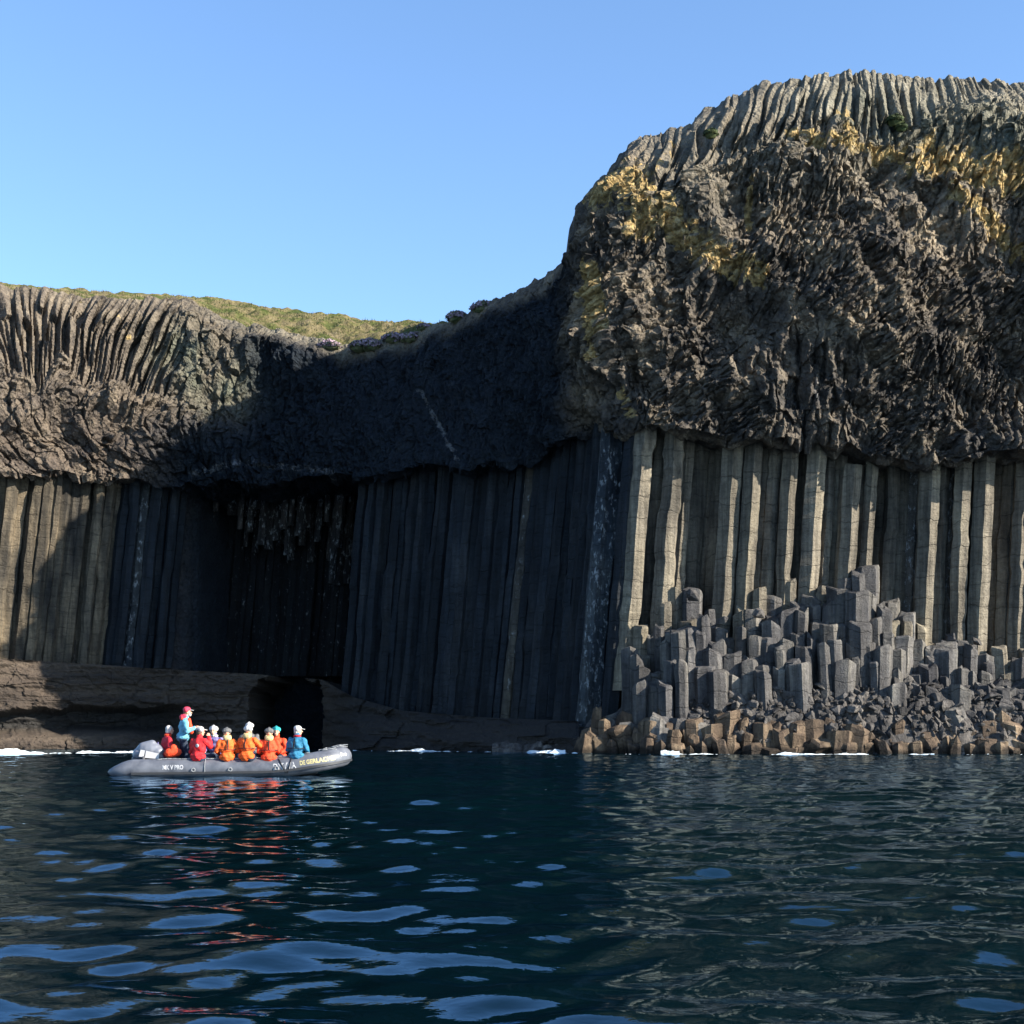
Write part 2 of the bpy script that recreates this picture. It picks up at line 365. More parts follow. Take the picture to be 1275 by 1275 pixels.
    drk = sstep(260, 330, px)*sstep(735, 700, px)*sstep(5, 30, py-top)  # drk paints shade onto the cliff left of the headland
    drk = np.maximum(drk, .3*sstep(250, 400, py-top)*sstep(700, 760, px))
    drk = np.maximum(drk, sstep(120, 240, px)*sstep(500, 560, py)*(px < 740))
    grn = near([(225, 440), (270, 480)], 45)*.7*fbm(px/20, py/20, 5)*1.6
    grn = np.maximum(grn, near([(1080, 150), (1200, 170), (1275, 200)], 40)*.75*fbm(px/16, py/16, 6)*1.3)
    wht = np.maximum(near([(528, 490), (545, 530), (585, 575)], 6), near([(1008, 480), (1010, 500)], 6))
    wht = np.maximum(wht, near([(240, 590), (330, 580), (420, 590)], 12)*.9)
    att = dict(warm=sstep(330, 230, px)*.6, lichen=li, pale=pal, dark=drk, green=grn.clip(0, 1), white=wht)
    # top going back, underside and backing wall
    rows = []; e0 = S[0]
    for dy, dz in ((60, -.6), (22, .35), (8, .2), (2.5, .12), (.8, .05)):
        q = e0.copy(); q[:, 1] += dy*(.45+.55*sstep(700, 800, px[0])) if dy < 60 else dy; q[:, 2] = q[:, 2]+dz*(dy < 60)-.4*(dy >= 60); rows.append(q)
    eb = S[-1]; nb = 14
    Dc = np.maximum(colD(px[0])+back_to, eb[:, 1]+.5)
    und = []
    for k in range(1, nb+1):
        q = eb.copy(); t = k/nb; q[:, 1] = eb[:, 1]*(1-t)+Dc*t
        q[:, 2] += 1.0*(vnoise(q[:, 0]/.5, q[:, 1]/.5, 200)-.5)*(1-t)+.5*(vnoise(q[:, 0]/1.7, q[:, 1]/1.7, 202)-.5); und.append(q)
    for k in range(1, 13):
        q = und[nb-1].copy(); t = k/12; q[:, 2] = q[:, 2]*(1-t)-1.0*t; und.append(q)
    allr = np.concatenate([np.stack(rows), S, np.stack(und)], 0)
    att = {k: np.concatenate([np.repeat(a[:1], len(rows), 0), a, np.repeat(a[-1:], len(und), 0)], 0) for k, a in att.items()}
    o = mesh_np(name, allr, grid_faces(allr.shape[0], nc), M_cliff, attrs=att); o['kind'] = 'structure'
    return o
west = sheet('cave_cliff', -160, 735, 850, 300, 1.2)
head = sheet('headland_cliff', 735, 1440, 720, 460, 2.3)

# ------------------------------------------------------------------ standing columns
def column(name, base, top, R, rot, m, parent, seg=.38, chip=.25, taper=.0, sides=6, dome=0.):
    tiltm = random.uniform(0, .28) if seg == .45 else 0; tdir = random.uniform(0, 6.28)
    base = Vector(base); top = Vector(top); L = (top-base).length; ax = (top-base).normalized()
    nr = max(3, int(L/seg)+1); V = []; Fs = []; kk = 1.; jx = jy = 0.; jr = 0.
    r0 = [R*random.uniform(.86, 1.1) for _ in range(sides)]; aj = [random.uniform(-.12, .12) for _ in range(sides)]
    sx = 0; sy = 0
    for i in range(nr):
        t = i/(nr-1); c = base.lerp(top, t)
        sx = sx*.85+random.uniform(-.02, .02); sy = sy*.85+random.uniform(-.02, .02); k = random.uniform(.965, 1.03)*kk
        if nr > 12 and random.random() < .1: kk = random.uniform(.9, 1.08); jx = random.uniform(-.06, .06); jy = random.uniform(-.06, .06)
        for j in range(sides):
            a = rot+aj[j]+2*math.pi*j/sides; r = r0[j]*k*(1+taper*(1-t))*random.uniform(.985, 1.015)
            zz = (random.uniform(-chip, chip*.3)+tiltm*R*math.cos(a-tdir)) if i == nr-1 else 0
            V.append((c.x+sx+jx+math.cos(a)*r, c.y+sy+jy+math.sin(a)*r, c.z+zz))
    for i in range(nr-1):
        for j in range(sides):
            k = (j+1) % sides; Fs.append((i*sides+j, i*sides+k, (i+1)*sides+k, (i+1)*sides+j))
    # worn shoulder and a faceted top
    b = (nr-1)*sides; rim = V[b:b+sides]; c = Vector((sum(v[0] for v in rim)/sides, sum(v[1] for v in rim)/sides, sum(v[2] for v in rim)/sides))
    s = len(V)
    for v in rim:
        q = Vector(v).lerp(c, random.uniform(.08, .2)); V.append((q.x, q.y, q.z+random.uniform(.03, .09)+dome*.6))
    for j in range(sides):
        k = (j+1) % sides; Fs.append((b+j, b+k, s+k, s+j))
    V.append((c.x, c.y, c.z+random.uniform(.04, .12)+dome)); e = len(V)-1
    for j in range(sides): Fs.append((s+j, s+(j+1) % sides, e))
    Fs.append(tuple(range(sides-1, -1, -1)))
    return mesh_py(name, V, Fs, m, parent)
ROT = math.radians(-95)                       # a ridge turned to the front, the right face to the sun
lean_x = [-160, 0, 100, 300, 450, 640, 790, 900, 1050, 1200, 1440]; lean_v = [.12, .115, .11, .09, .085, .095, .085, .07, .06, .045, .04]
def standing(px, R, off, ytop, ybot, m, parent, rj=12, D=None):
    D = (float(colD(px)) if D is None else D)+off; R_ = R
    lean = float(I(px, lean_x, lean_v)); ym = 660
    b = P(px-(ybot-ym)*lean, ybot, D); t = P(px+(ym-ytop)*lean, ytop, D)
    return column('column', b, t, R_, ROT+math.radians(random.uniform(-rj, rj)), m, parent)
S70 = 70/F
front = [(776, 13, .6, 540), (792, 19, 0, 528), (815, 13, .8, 540), (831, 16, .1, 540), (848, 12, .9, 542), (863, 14, 1.5, 545), (880, 14, 1.8, 550), (893, 12, 1.2, 560), (907, 17, .15, 560), (922, 11, .9, 555), (933, 16, .1, 540), (948, 10, .8, 545),
         (958, 11, .5, 545), (970, 10, 1., 545), (979, 13, .2, 545), (994, 13, 1.1, 545), (1009, 17, .2, 545), (1026, 10, .6, 545), (1040, 12, 1.0, 550), (1056, 15, .2, 580), (1072, 10, .8, 580), (1080, 11, .4, 578), (1095, 14, 1.8, 560), (1108, 11, .9, 575), (1120, 12, 1.4, 570),
         (1136, 13, 1.2, 570), (1155, 18, .1, 570), (1172, 11, .7, 570), (1184, 11, 1.1, 565), (1197, 14, .15, 565), (1210, 10, .9, 565), (1222, 17, .1, 565), (1240, 12, 1.3, 560), (1254, 13, 1.0, 560), (1270, 15, .5, 560), (1287, 12, .8, 560), (1300, 17, .2, 560), (1320, 14, .9, 560), (1336, 18, .4, 560), (1356, 14, .8, 560), (1374, 18, 0, 560), (1405, 18, .4, 560)]
for px, R, off, yt in front:
    standing(px, R*S70*.88, off, yt-(22 if yt not in (580, 578) else 0), 860, M_buffg if px in (1136, 1184, 1210) else M_buff, head, 11)
for px in range(778, 1430, 13):
    standing(px+random.uniform(-3, 3), 9.5*S70, 1.75+random.uniform(-.45, .4), 515, 860, M_buff, head, 25)
def holder(name):
    o = link(bpy.data.objects.new(name, None)); o['kind'] = 'structure'; return o
cave_side = holder('cave_side_wall'); west_wall = holder('western_column_wall'); recess = holder('recess_wall'); roof = holder('recess_roof')
px = 450
while px < 782:
    g_ = min(abs(px-655), abs(px-752)) < 7
    standing(px, random.choice((.32, .38, .46)) if px < 740 else .5, random.uniform(-.4, .4)-(.45 if g_ else 0), float(I(px, BOTX, BOTY))-18, 905, M_brown if g_ and px < 700 else M_shadeg if g_ else M_dark, cave_side, 25)
    px += random.uniform(8.5, 12)
px = -150
while px < 232:
    D = float(colD(px)); standing(px, random.choice((.32, .38, .44)), random.choice((-.4, -.15, .1, .4, .6)), float(I(px, BOTX, BOTY))-15, 832, M_west if px < 150 else (M_shadeg if random.random() < .12 else M_dark), west_wall, 14); px += random.uniform(10, 13)  # shadowed end of the wall takes the shade-painted basalt
px = 236
while px < 446:
    standing(px, .36, random.uniform(-.4, .4), 590, 842, M_cave_shade, recess, 30, D=94.2); px += 10.5
for i in range(62):                            # columns broken off under the roof of the recess
    px = 248+i*3.15; D = random.choice((90.4, 91.4, 92.3, 93.2))
    b = float(I(px, [250, 330, 440], [622, 662, 705]))+random.uniform(-45, 32)
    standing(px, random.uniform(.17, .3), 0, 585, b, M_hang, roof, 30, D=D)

# ------------------------------------------------------------------ tuff wall under the western columns, with the sea cave
nc, nr = 520, 130
px = np.linspace(-160, 720, nc)[None, :].repeat(nr, 0)
ptop = I(px, [-160, 0, 100, 200, 300, 400, 440, 500, 600, 720], [815, 820, 826, 833, 838, 846, 868, 885, 893, 898])
v = np.linspace(0, 1, nr)[:, None]; py = ptop+(942-ptop)*v
Dw = I(px, [-160, 0, 100, 230, 320, 400, 450, 720], [77.2, 80.2, 82.8, 86, 87, 86.2, 81.5, 71.5])
cy = 1.6*sstep(8, -3, np.abs(py-897-6*(fbm(px/18, py*0, 3)-.5)*2)-10)*sstep(250, 190, px)
lip = -1.0*sstep(908, 920, py)*sstep(260, 200, px)
shelf = -(3.6*sstep(868, 942, py))*sstep(395, 450, px)+0
hx = (px-354)/43.; hy = (py-905)/(66+6*np.sin(px/9)); hole = sstep(1.1, .92, (np.abs(hx+.12*hy)**3+np.abs(np.minimum(hy, 0))**3)**(1/3)+.3*(fbm(px/9, py/9, 8)-.5))
Dd = Dw+cy+lip+shelf
S = P(px, py, Dd)
a = S[..., 0]; z = S[..., 2]
lay = fbm(a/6, z/.35, 31, 4)-.5; rr = fbm(a/1.1, z/.7, 35, 4)-.5
rip = np.sin(z*7+3*fbm(a/3, z/2, 39, 3)*4+a*.8)
cb_i, cb_j, cdu, cdv, ce = voro(a/1.5, z/.75, 700); fr = fbm(a/.4, z/.3, 45, 4)-.5
dd = -(.55*lay+.6*rr+.45*fr+.4*(hsh(cb_i, cb_j, 701)-.5)+.25*(hsh(cb_i, cb_j, 702)-.5)*cdu)-.16*rip*sstep(380, 450, px)-.5*(1-np.abs(2*fbm(a/2.2, z/1., 37, 3)-1))*sstep(400, 460, px)
edge = sstep(0, .1, v)
S[..., 1] += dd
S[..., 1] += hole*14
cap = S[0].copy(); cap[:, 1] += 9
S = np.concatenate([cap[None], S], 0)
dk = np.concatenate([np.zeros((1, nc)), np.maximum(sstep(6, -3, np.abs(py-897)-11)*sstep(260, 190, px)*.85, np.maximum(hole, .72*sstep(385, 450, px)))], 0)  # undercut and cave mouth shade painted in; right part is darker rock
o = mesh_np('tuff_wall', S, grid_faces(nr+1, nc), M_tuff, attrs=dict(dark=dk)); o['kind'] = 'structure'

# ------------------------------------------------------------------ rocky foot of the headland
nc, nr = 620, 150
Xg = np.linspace(-1.0, 32, nc)[None, :].repeat(nr, 0); tt = np.linspace(0, 1, nr)[:, None]
Yg = 72.5-9.3*tt+0*Xg
Yfoot = I(Xg, [-1, 2, 4, 6, 8, 12, 20, 27, 32], [70.2, 69.2, 68, 67, 66, 65.2, 65, 64.6, 64.6])
hgt = I(Xg, [-1, 3, 6, 9, 14, 18, 22, 28, 32], [.6, 1.4, 3.4, 5.0, 5.2, 5.6, 4.8, 4.0, 4.0])
q = ((Yg-Yfoot)/(71-Yfoot)).clip(-1, 1)
Zg = np.where(q > 0, I(q, [0, .05, .12, .32, .5, .7, 1], [0, .22, .34, .62, .7, .82, 1.])*hgt, q*3)
bi, bj, du, dv, e = voro(Xg/.75, Yg/.75, 300)
blk = .35*(hsh(bi, bj, 301)-.35)+.4*(hsh(bi, bj, 302)-.5)*du+.2*(hsh(bi, bj, 303)-.5)*dv-.12*np.exp(-e*e*120)
bi, bj, du, dv, e = voro(Xg/.3, Yg/.3, 310)
blk += .1*hsh(bi, bj, 311)
Zg = Zg+blk*sstep(-.15, .1, q)-.35
shelf = mesh_np('rock_shelf', np.stack([Xg, Yg, Zg], -1), grid_faces(nr, nc), M_rubble); shelf['kind'] = 'structure'

def shelfz(x, y):
    j = int(round((x+1)/33*(nc-1))); i = int(round((72.5-y)/9.3*(nr-1)))
    return float(Zg[min(max(i, 0), nr-1), min(max(j, 0), nc-1)])
SNC, SNR = nc, nr
terr = bpy.data.objects.new('column_terrace', None); link(terr); terr['kind'] = 'structure'
tide = bpy.data.objects.new('tidal_ledge', None); link(tide); tide['kind'] = 'structure'
tide2 = bpy.data.objects.new('outer_tidal_ledge', None); link(tide2); tide2['kind'] = 'structure'
def zpix(py, D): return H+(HOR-py)*D/F
PX = [735, 790, 815, 845, 868, 885, 905, 930, 960, 1000, 1035, 1060, 1090, 1110, 1150, 1180, 1215, 1275, 1400]
PY = [860, 800, 780, 745, 738, 775, 775, 752, 745, 738, 715, 708, 716, 765, 785, 790, 800, 815, 815]
def stump(parent, px, D, ytop, R, m, tilt=0., chip=.22, dome=.06, sink=1.6):
    x = (px-CX)*D/F; zt = zpix(ytop, D)
    tx = random.gauss(0, .03+tilt); ty = random.gauss(0, .04+tilt)
    h = 3.2 if zt > 1.9 else max(zt+.8, .9)
    return column('column_stump', (x-tx*h, D-ty*h, zt-h), (x, D, zt), R, random.uniform(0, 1), m, parent, seg=.45, chip=chip, dome=dome)
low = bpy.data.objects.new('lower_terrace', None); link(low); low['kind'] = 'structure'
foot = bpy.data.objects.new('foot_terrace', None); link(foot); foot['kind'] = 'structure'
for row, (D, dpx, drop, jit) in enumerate(((69.45, 18, 0, 16), (68.85, 18, 14, 22), (68.3, 18, 34, 20), (67.8, 18, 52, 16), (67.3, 19, 72, 14), (66.85, 22, 90, 12))):
    px = 782+row*5+(12 if row < 1 else 0); cnt = 0; par = (terr, low, foot)[row//2]
    while px < 1330 and len(par.children) < 99:
        base = float(I(px, PX, PY)); yt = max(base+drop, 700)+random.uniform(-jit, jit)
        if row: yt = min(max(yt, base+6, (0, 700, 730, 765, 795, 815)[row]+random.uniform(0, 12)), 858)
        if row < 5 or random.random() < .75:
            stump(par, px+random.uniform(-4, 4), D+random.uniform(-.3, .3), yt, random.choice((.3, .38, .45, .52, .6))*random.uniform(.9, 1.1), M_buff if row < 2 and random.random() < .4 else M_stump, dome=random.choice((.0, .03, .2)), chip=.32)
        px += dpx*random.uniform(.8, 1.25)
for row, (D, y0, dpx) in enumerate(((66.5, 884, 20), (66.1, 893, 20), (65.7, 904, 20), (65.3, 915, 21), (64.95, 926, 19))):
    px = (757, 745, 735, 728, 790)[row]; par = tide if row < 3 else tide2
    while px < 1330 and len(par.children) < 99:
        k = float(I(px, [720, 790, 830, 1300], [2.6, 1.2, .3, 0]))
        stump(par, px+random.uniform(-4, 4), D+k+random.uniform(-.2, .2), min(y0+random.uniform(-8, 10), 931), random.choice((.28, .36, .46, .6))*random.uniform(.9, 1.1), M_tan if row > 1 or random.random() < .55 else M_stump, tilt=.1, chip=.32, dome=random.choice((0, .05, .2)))
        px += dpx*random.uniform(.75, 1.3)

# loose boulders of the rubble band
def rock_mesh(name, m, k=14, sq=(1, 1, .7)):
    bm = bmesh.new()
    for _ in range(k):
        v = Vector((random.gauss(0, 1), random.gauss(0, 1), random.gauss(0, 1))).normalized()*random.uniform(.8, 1)
        bm.verts.new((v.x*sq[0], v.y*sq[1], v.z*sq[2]))
    r = bmesh.ops.convex_hull(bm, input=bm.verts)
    bmesh.ops.delete(bm, geom=[v for v in bm.verts if not v.link_faces], context='VERTS')
    bmesh.ops.bevel(bm, geom=bm.edges[:], offset=.035, segments=1, affect='EDGES')
    o = obj_bm(name, bm, m); me = o.data; bpy.data.objects.remove(o); return me
rocks = [rock_mesh('boulder', M_rubble, random.randint(9, 15), (1, random.uniform(.6, 1), random.uniform(.5, .8))) for _ in range(9)]
nb = 0
def place_rock(px, D, py, r, lab, grp):
    nonz = shelfz((px-CX)*D/F, D)+r*.35
    o = bpy.data.objects.new('boulder', random.choice(rocks)); link(o)
    o.location = ((px-CX)*D/F, D, nonz if py is None else zpix(py, D)); o.scale = (r,)*3
    o.rotation_euler = (random.uniform(-.5, .5), random.uniform(-.5, .5), random.uniform(0, 6.28))
    tag(o, lab, 'boulder', grp)
ZN = ((830, 'beside the shaded corner'), (900, 'below the three recessed columns'), (970, 'below the broad capped stumps'), (1040, 'under the middle stumps'),
      (1110, 'below the tallest stumps'), (1180, 'right of the tallest stumps'), (1245, 'below the brightest right columns'), (1400, 'near the right edge'))
for i in range(125):
    px = 752+random.random()*545; t = random.random(); D = 67.1-1.2*t+float(I(px, [750, 830], [1.6, 0])); r_ = random.uniform(.2, .55)
    z_ = next(a for q, a in ZN if px < q); sz = 'small' if r_ < .3 else 'medium-sized' if r_ < .43 else 'large'
    place_rock(px, D, None, r_, '%s angular grey boulder %s, %s' % (sz, z_, 'high in the rubble' if t < .33 else 'mid rubble' if t < .66 else 'just above the tan rocks'), 'grey boulders in the rubble band')
for px, py, r, lab in ((862, 742, .5, 'rounded dark boulder leaning on the short pillar at the left end of the column terrace'), (945, 765, .5, 'broad grey boulder capping a stump below the tall columns'),
                       (898, 772, .42, 'pale chipped boulder in the gap left of the broad capped stump'), (1160, 822, .5, 'smooth tilted boulder at the foot of the two brightest right-hand columns'), (1215, 800, .45, 'lone split boulder wedged below the white-streaked columns')):
    place_rock(px, 68.0, py, r, lab, None)
# small broken stones too many to count
bmr = bmesh.new()
for i in range(1300):
    px = 745+random.random()*570; t = random.random(); D = 67.6-2.5*t+float(I(px, [745, 830], [1.5, 0]))
    c = Vector(((px-CX)*D/F, D, shelfz((px-CX)*D/F, D)+random.uniform(0, .12))); r = random.choice((.09, .14, .2, .3, .36))*random.uniform(.8, 1.2)
    src = bmesh.new(); src.from_mesh(rocks[i % 9]); src.transform(Matrix.Translation(c) @ Euler((random.random()*6, random.random()*6, random.random()*6)).to_matrix().to_4x4() @ Matrix.Diagonal((r, r, r, 1)))
    tmp = bpy.data.meshes.new('tmp'); src.to_mesh(tmp); src.free(); bmr.from_mesh(tmp); bpy.data.meshes.remove(tmp)
tag(obj_bm('rubble', bmr, M_rubble), 'small broken basalt stones filling the gaps on the rocky foot', 'rubble', kind='stuff')

# ------------------------------------------------------------------ turf hill, tufts and thrift
nc, nr = 260, 90
px = np.linspace(-160, 620, nc)[None, :].repeat(nr, 0); t = np.linspace(0, 1, nr)[:, None]
e_py = I(px, TOPX, TOPY)+16; hyy = I(px, [-160, 0, 100, 160, 240, 280, 330, 400, 440, 480, 525, 560, 620], [352, 356, 364, 369, 371, 377, 384, 391, 398, 401, 403, 402, 396])
D0 = entD(px, e_py)+2.0; D1 = D0+14
tt2 = np.clip(t*1.3, 0, 1); D = D0+(D1-D0)*tt2**1.3; py = e_py+(hyy-e_py)*np.sin(tt2*math.pi/2)**.9
S = P(px, py, D); back = np.clip((t-.77)/.23, 0, 1)
S[..., 1] += back*60; S[..., 2] -= back*back*4
S[..., 2] += .35*(fbm(S[..., 0]/1.2, S[..., 1]/1.2, 400, 4)-.5)*3.2
mesh_np('hill', S, grid_faces(nr, nc), M_hill, smooth=False)['kind'] = 'structure'
front_rows = S[2:60]
V = []; Fs = []
for i in range(15000):
    a = front_rows[random.randrange(58), random.randrange(nc-20)]
    h = random.uniform(.03, .18)*float(.4+vnoise(np.array(a[0]/1.5), np.array(a[1]/1.5), 9)); an = random.uniform(0, 6.28); wx_, wy_ = .035*math.cos(an), .035*math.sin(an); b = len(V)
    V += [(a[0]-wx_, a[1]-wy_, a[2]-.03), (a[0]+wx_, a[1]+wy_, a[2]-.03), (a[0]+random.uniform(-.1, .1), a[1]+random.uniform(-.1, .1), a[2]+h)]; Fs.append((b, b+1, b+2))
tag(mesh_py('grass', V, Fs, M_grass), 'short green and straw-coloured grass on the slope above the western cliff', 'grass', kind='stuff')
def clump_mesh(name, m, mg, nleaf=150, flat=.55, s=.06):
    V = []; Fs = []
    bm = bmesh.new(); bmesh.ops.create_icosphere(bm, subdivisions=2, radius=.8)
    for v in bm.verts: v.co.z *= flat; v.co *= random.uniform(.85, 1.1)
    me = bpy.data.meshes.new(name); bm.to_mesh(me); nv = len(bm.verts); bm.free()
    V = [tuple(v.co) for v in me.vertices]; Fs = [tuple(p.vertices) for p in me.polygons]; nb_ = len(Fs)
    for i in range(nleaf):
        d = Vector((random.gauss(0, 1), random.gauss(0, 1), abs(random.gauss(0, 1)))).normalized(); c = Vector((d.x, d.y, d.z*flat))*random.uniform(.85, 1.15)
        a = Vector((random.gauss(0, 1), random.gauss(0, 1), random.gauss(0, 1))).normalized()*s*1.6; e = a.cross(d)*1.2+Vector((0, 0, .01)); b = len(V)
        V += [tuple(c-a), tuple(c+e), tuple(c+a), tuple(c-e+d*s)]; Fs.append((b, b+1, b+2, b+3))
    bpy.data.meshes.remove(me)
    me = bpy.data.meshes.new(name); me.from_pydata(V, [], Fs); me.materials.append(mg); me.materials.append(m)
    me.polygons.foreach_set('material_index', [0]*nb_+[1 if random.random() < .75 else 0 for _ in range(nleaf)]); return me
cl = [clump_mesh('thrift_clump', M_thrift, M_thriftg, 260, .6, .09) for _ in range(4)]
def edge_point(px, lift=0, dd=.3):
    py = float(I(px, TOPX, TOPY))+3-lift; D = float(entD(np.array(px), np.array(py)))+float(2.2)+dd; return P(px, py, D)
for i in range(20):
    px = random.choice((random.uniform(400, 530), random.uniform(430, 620))); o = link(bpy.data.objects.new('thrift_clump', random.choice(cl)))
    o.location = edge_point(px, random.uniform(-4, 3), random.uniform(-.8, .2)); o.scale = (random.uniform(.3, .65),)*3; o.rotation_euler.z = random.random()*6
    tag(o, 'low mound of pinkish-purple thrift on the cliff edge, ' + ('by the grass slope' if px < 470 else 'at the lowest dip' if px < 535 else 'where the edge starts to climb' if px < 580 else 'nearest the headland'), 'plant', 'thrift mounds on the cliff edge')
bush_me = [clump_mesh('shrub', M_bush, M_bush, 400, .75, .09) for _ in range(2)]
for px, py, r, lab in ((1114, 152, .42, 'small dark green shrub growing among the pale columns of the crown'), (1122, 160, .3, 'tiny dark shrub just right of a bigger one on the crown'), (885, 168, .35, 'dark shrub tucked under the left shoulder of the crown')):
    o = link(bpy.data.objects.new('shrub', bush_me[0])); D = float(entD(np.array(px), np.array(py)))+.3; o.location = P(px, py, D); o.scale = (r,)*3; tag(o, lab, 'shrub')
o = link(bpy.data.objects.new('thrift_clump', cl[0])); o.location = P(890, 161, 73.0); o.scale = (.25,)*3; tag(o, 'single pink thrift cushion on the left shoulder of the headland', 'plant')

# ------------------------------------------------------------------ foam
def foam(name, pts, wd, lab, amp=.16, seed=0, thr=.5):
    L = [0]
    for a, b in zip(pts[:-1], pts[1:]): L.append(L[-1]+math.hypot(b[0]-a[0], b[1]-a[1]))
    ns = int(L[-1]/.05)+2; sx = np.linspace(0, L[-1], ns)[None, :]; k = np.linspace(-1, 1, 13)[:, None]
    X = np.interp(sx, L, [p[0] for p in pts])+0*k; Y = np.interp(sx, L, [p[1] for p in pts])+k*wd+1.1*(fbm(sx/2.2+seed, 0*sx, seed, 3)-.5)
    n1 = fbm(sx/.9+seed*5, k*wd/.5, seed+1, 5)+.35*(fbm(sx/4.+seed, 0*sx+2, seed+2, 2)-.5)
    Z = amp*3.2*(n1-thr)*(1-k*k)+.03*(vnoise(sx/.07, k*9, seed+3)-.5)
    f = grid_faces(13, ns); zz = Z.ravel(); keep = (zz[f].max(1) > .012); f = f[keep]
    use = np.unique(f); mp = np.full(Z.size, -1); mp[use] = np.arange(len(use))
    V = np.stack([X, Y, np.maximum(Z, -.02)], -1).reshape(-1, 3)[use]
    return tag(mesh_np(name, V, mp[f], M_foam, smooth=False), lab, 'foam', kind='stuff')
def wp(px, D): return ((px-CX)*D/F, D)
foam('wake_foam', [wp(-30, 64), wp(60, 66), wp(120, 68), wp(175, 70)], .7, 'white broken wake line left of the boat', .17, 1, .45)
foam('surf', [wp(440, 76), wp(520, 73.5), wp(600, 71.3), wp(660, 69.3), wp(700, 68.2), wp(740, 66.6)], .3, 'thin white surf at the foot of the headland corner', .13, 2, .52)
foam('surf', [wp(668, 67.6), wp(690, 67.5), wp(704, 67.3)], .3, 'bright splash of surf against the first tan rock', .3, 3, .45)
foam('surf', [wp(780, 64.6), wp(850, 64.2), wp(950, 64.), wp(1100, 63.8), wp(1290, 63.6)], .25, 'thin broken line of surf along the tan rocks', .11, 4, .56)
foam('surf', [wp(822, 64.2), wp(845, 64.1)], .2, 'small bright splash at the tan rocks under the rubble', .4, 5, .4)

# ------------------------------------------------------------------ capsules and ellipsoids fused into one skin
def cap(p0, p1, r0, r1=None, n_=10, m_=4, flat=1.0):
    r1 = r0 if r1 is None else r1; p0 = Vector(p0); p1 = Vector(p1); ax = (p1-p0); L = ax.length or 1e-6; ax /= L
    up = Vector((0, 0, 1)) if abs(ax.z) < .9 else Vector((0, 1, 0)); u = ax.cross(up).normalized(); v_ = u.cross(ax)
    V = []; Fs = []; rows = []
    for k in range(m_+1): a = -math.pi/2+k/m_*math.pi/2; rows.append((p0+ax*math.sin(a)*r0, math.cos(a)*r0))
    for k in range(m_+1): a = k/m_*math.pi/2; rows.append((p1+ax*math.sin(a)*r1, math.cos(a)*r1))
    for c, r in rows:
        for j in range(n_): t = 2*math.pi*j/n_; V.append(c+(u*math.cos(t)+v_*math.sin(t)*flat)*max(r, 1e-4))
    for i in range(len(rows)-1):
        for j in range(n_): k = (j+1) % n_; Fs.append((i*n_+j, i*n_+k, (i+1)*n_+k, (i+1)*n_+j))
    Fs.append(tuple(range(n_-1, -1, -1))); Fs.append(tuple((len(rows)-1)*n_+j for j in range(n_)))
    return V, Fs
def ell(c, r, n_=14, m_=9, rot=None):
    V = []; Fs = []; c = Vector(c)
    for i in range(m_+1):
        a = -math.pi/2+math.pi*i/m_
        for j in range(n_):
            t = 2*math.pi*j/n_; q = Vector((math.cos(a)*math.cos(t)*r[0]+1e-5*math.cos(t), math.cos(a)*math.sin(t)*r[1]+1e-5*math.sin(t), math.sin(a)*r[2]))
            V.append(c+(rot @ q if rot else q))
    for i in range(m_):
        for j in range(n_): k = (j+1) % n_; Fs.append((i*n_+j, i*n_+k, (i+1)*n_+k, (i+1)*n_+j))
    Fs.append(tuple(range(n_-1, -1, -1))); Fs.append(tuple(m_*n_+j for j in range(n_)))
    return V, Fs
def fuse(name, prims, voxel, m, parent, smooth_it=3, fn=None, extra=()):
    V = []; Fs = []
    for pv, pf in prims: b = len(V); V += [tuple(x) for x in pv]; Fs += [tuple(i+b for i in f) for f in pf]
    me = bpy.data.meshes.new('t'); me.from_pydata(V, [], Fs); o = bpy.data.objects.new('t', me); C.objects.link(o)
    r = o.modifiers.new('r', 'REMESH'); r.mode = 'VOXEL'; r.voxel_size = voxel
    s = o.modifiers.new('s', 'SMOOTH'); s.factor = .5; s.iterations = smooth_it
    dg = bpy.context.evaluated_depsgraph_get(); res = bpy.data.meshes.new_from_object(o.evaluated_get(dg))
    bpy.data.objects.remove(o)
    if fn:
        co = np.empty(len(res.vertices)*3, dtype=np.float32); res.vertices.foreach_get('co', co); no = np.empty_like(co); res.vertices.foreach_get('normal', no)
        co = fn(co.reshape(-1, 3), no.reshape(-1, 3)); res.vertices.foreach_set('co', co.astype(np.float32).ravel()); res.update()
    res.name = name; res.materials.clear(); res.materials.append(m); res.polygons.foreach_set('use_smooth', [True]*len(res.polygons))
    return link(bpy.data.objects.new(name, res), parent)
def plain(name, prims, m, parent, smooth=True):
    V = []; Fs = []
    for pv, pf in prims: b = len(V); V += [tuple(x) for x in pv]; Fs += [tuple(i+b for i in f) for f in pf]
    return mesh_py(name, V, Fs, m, parent, smooth)

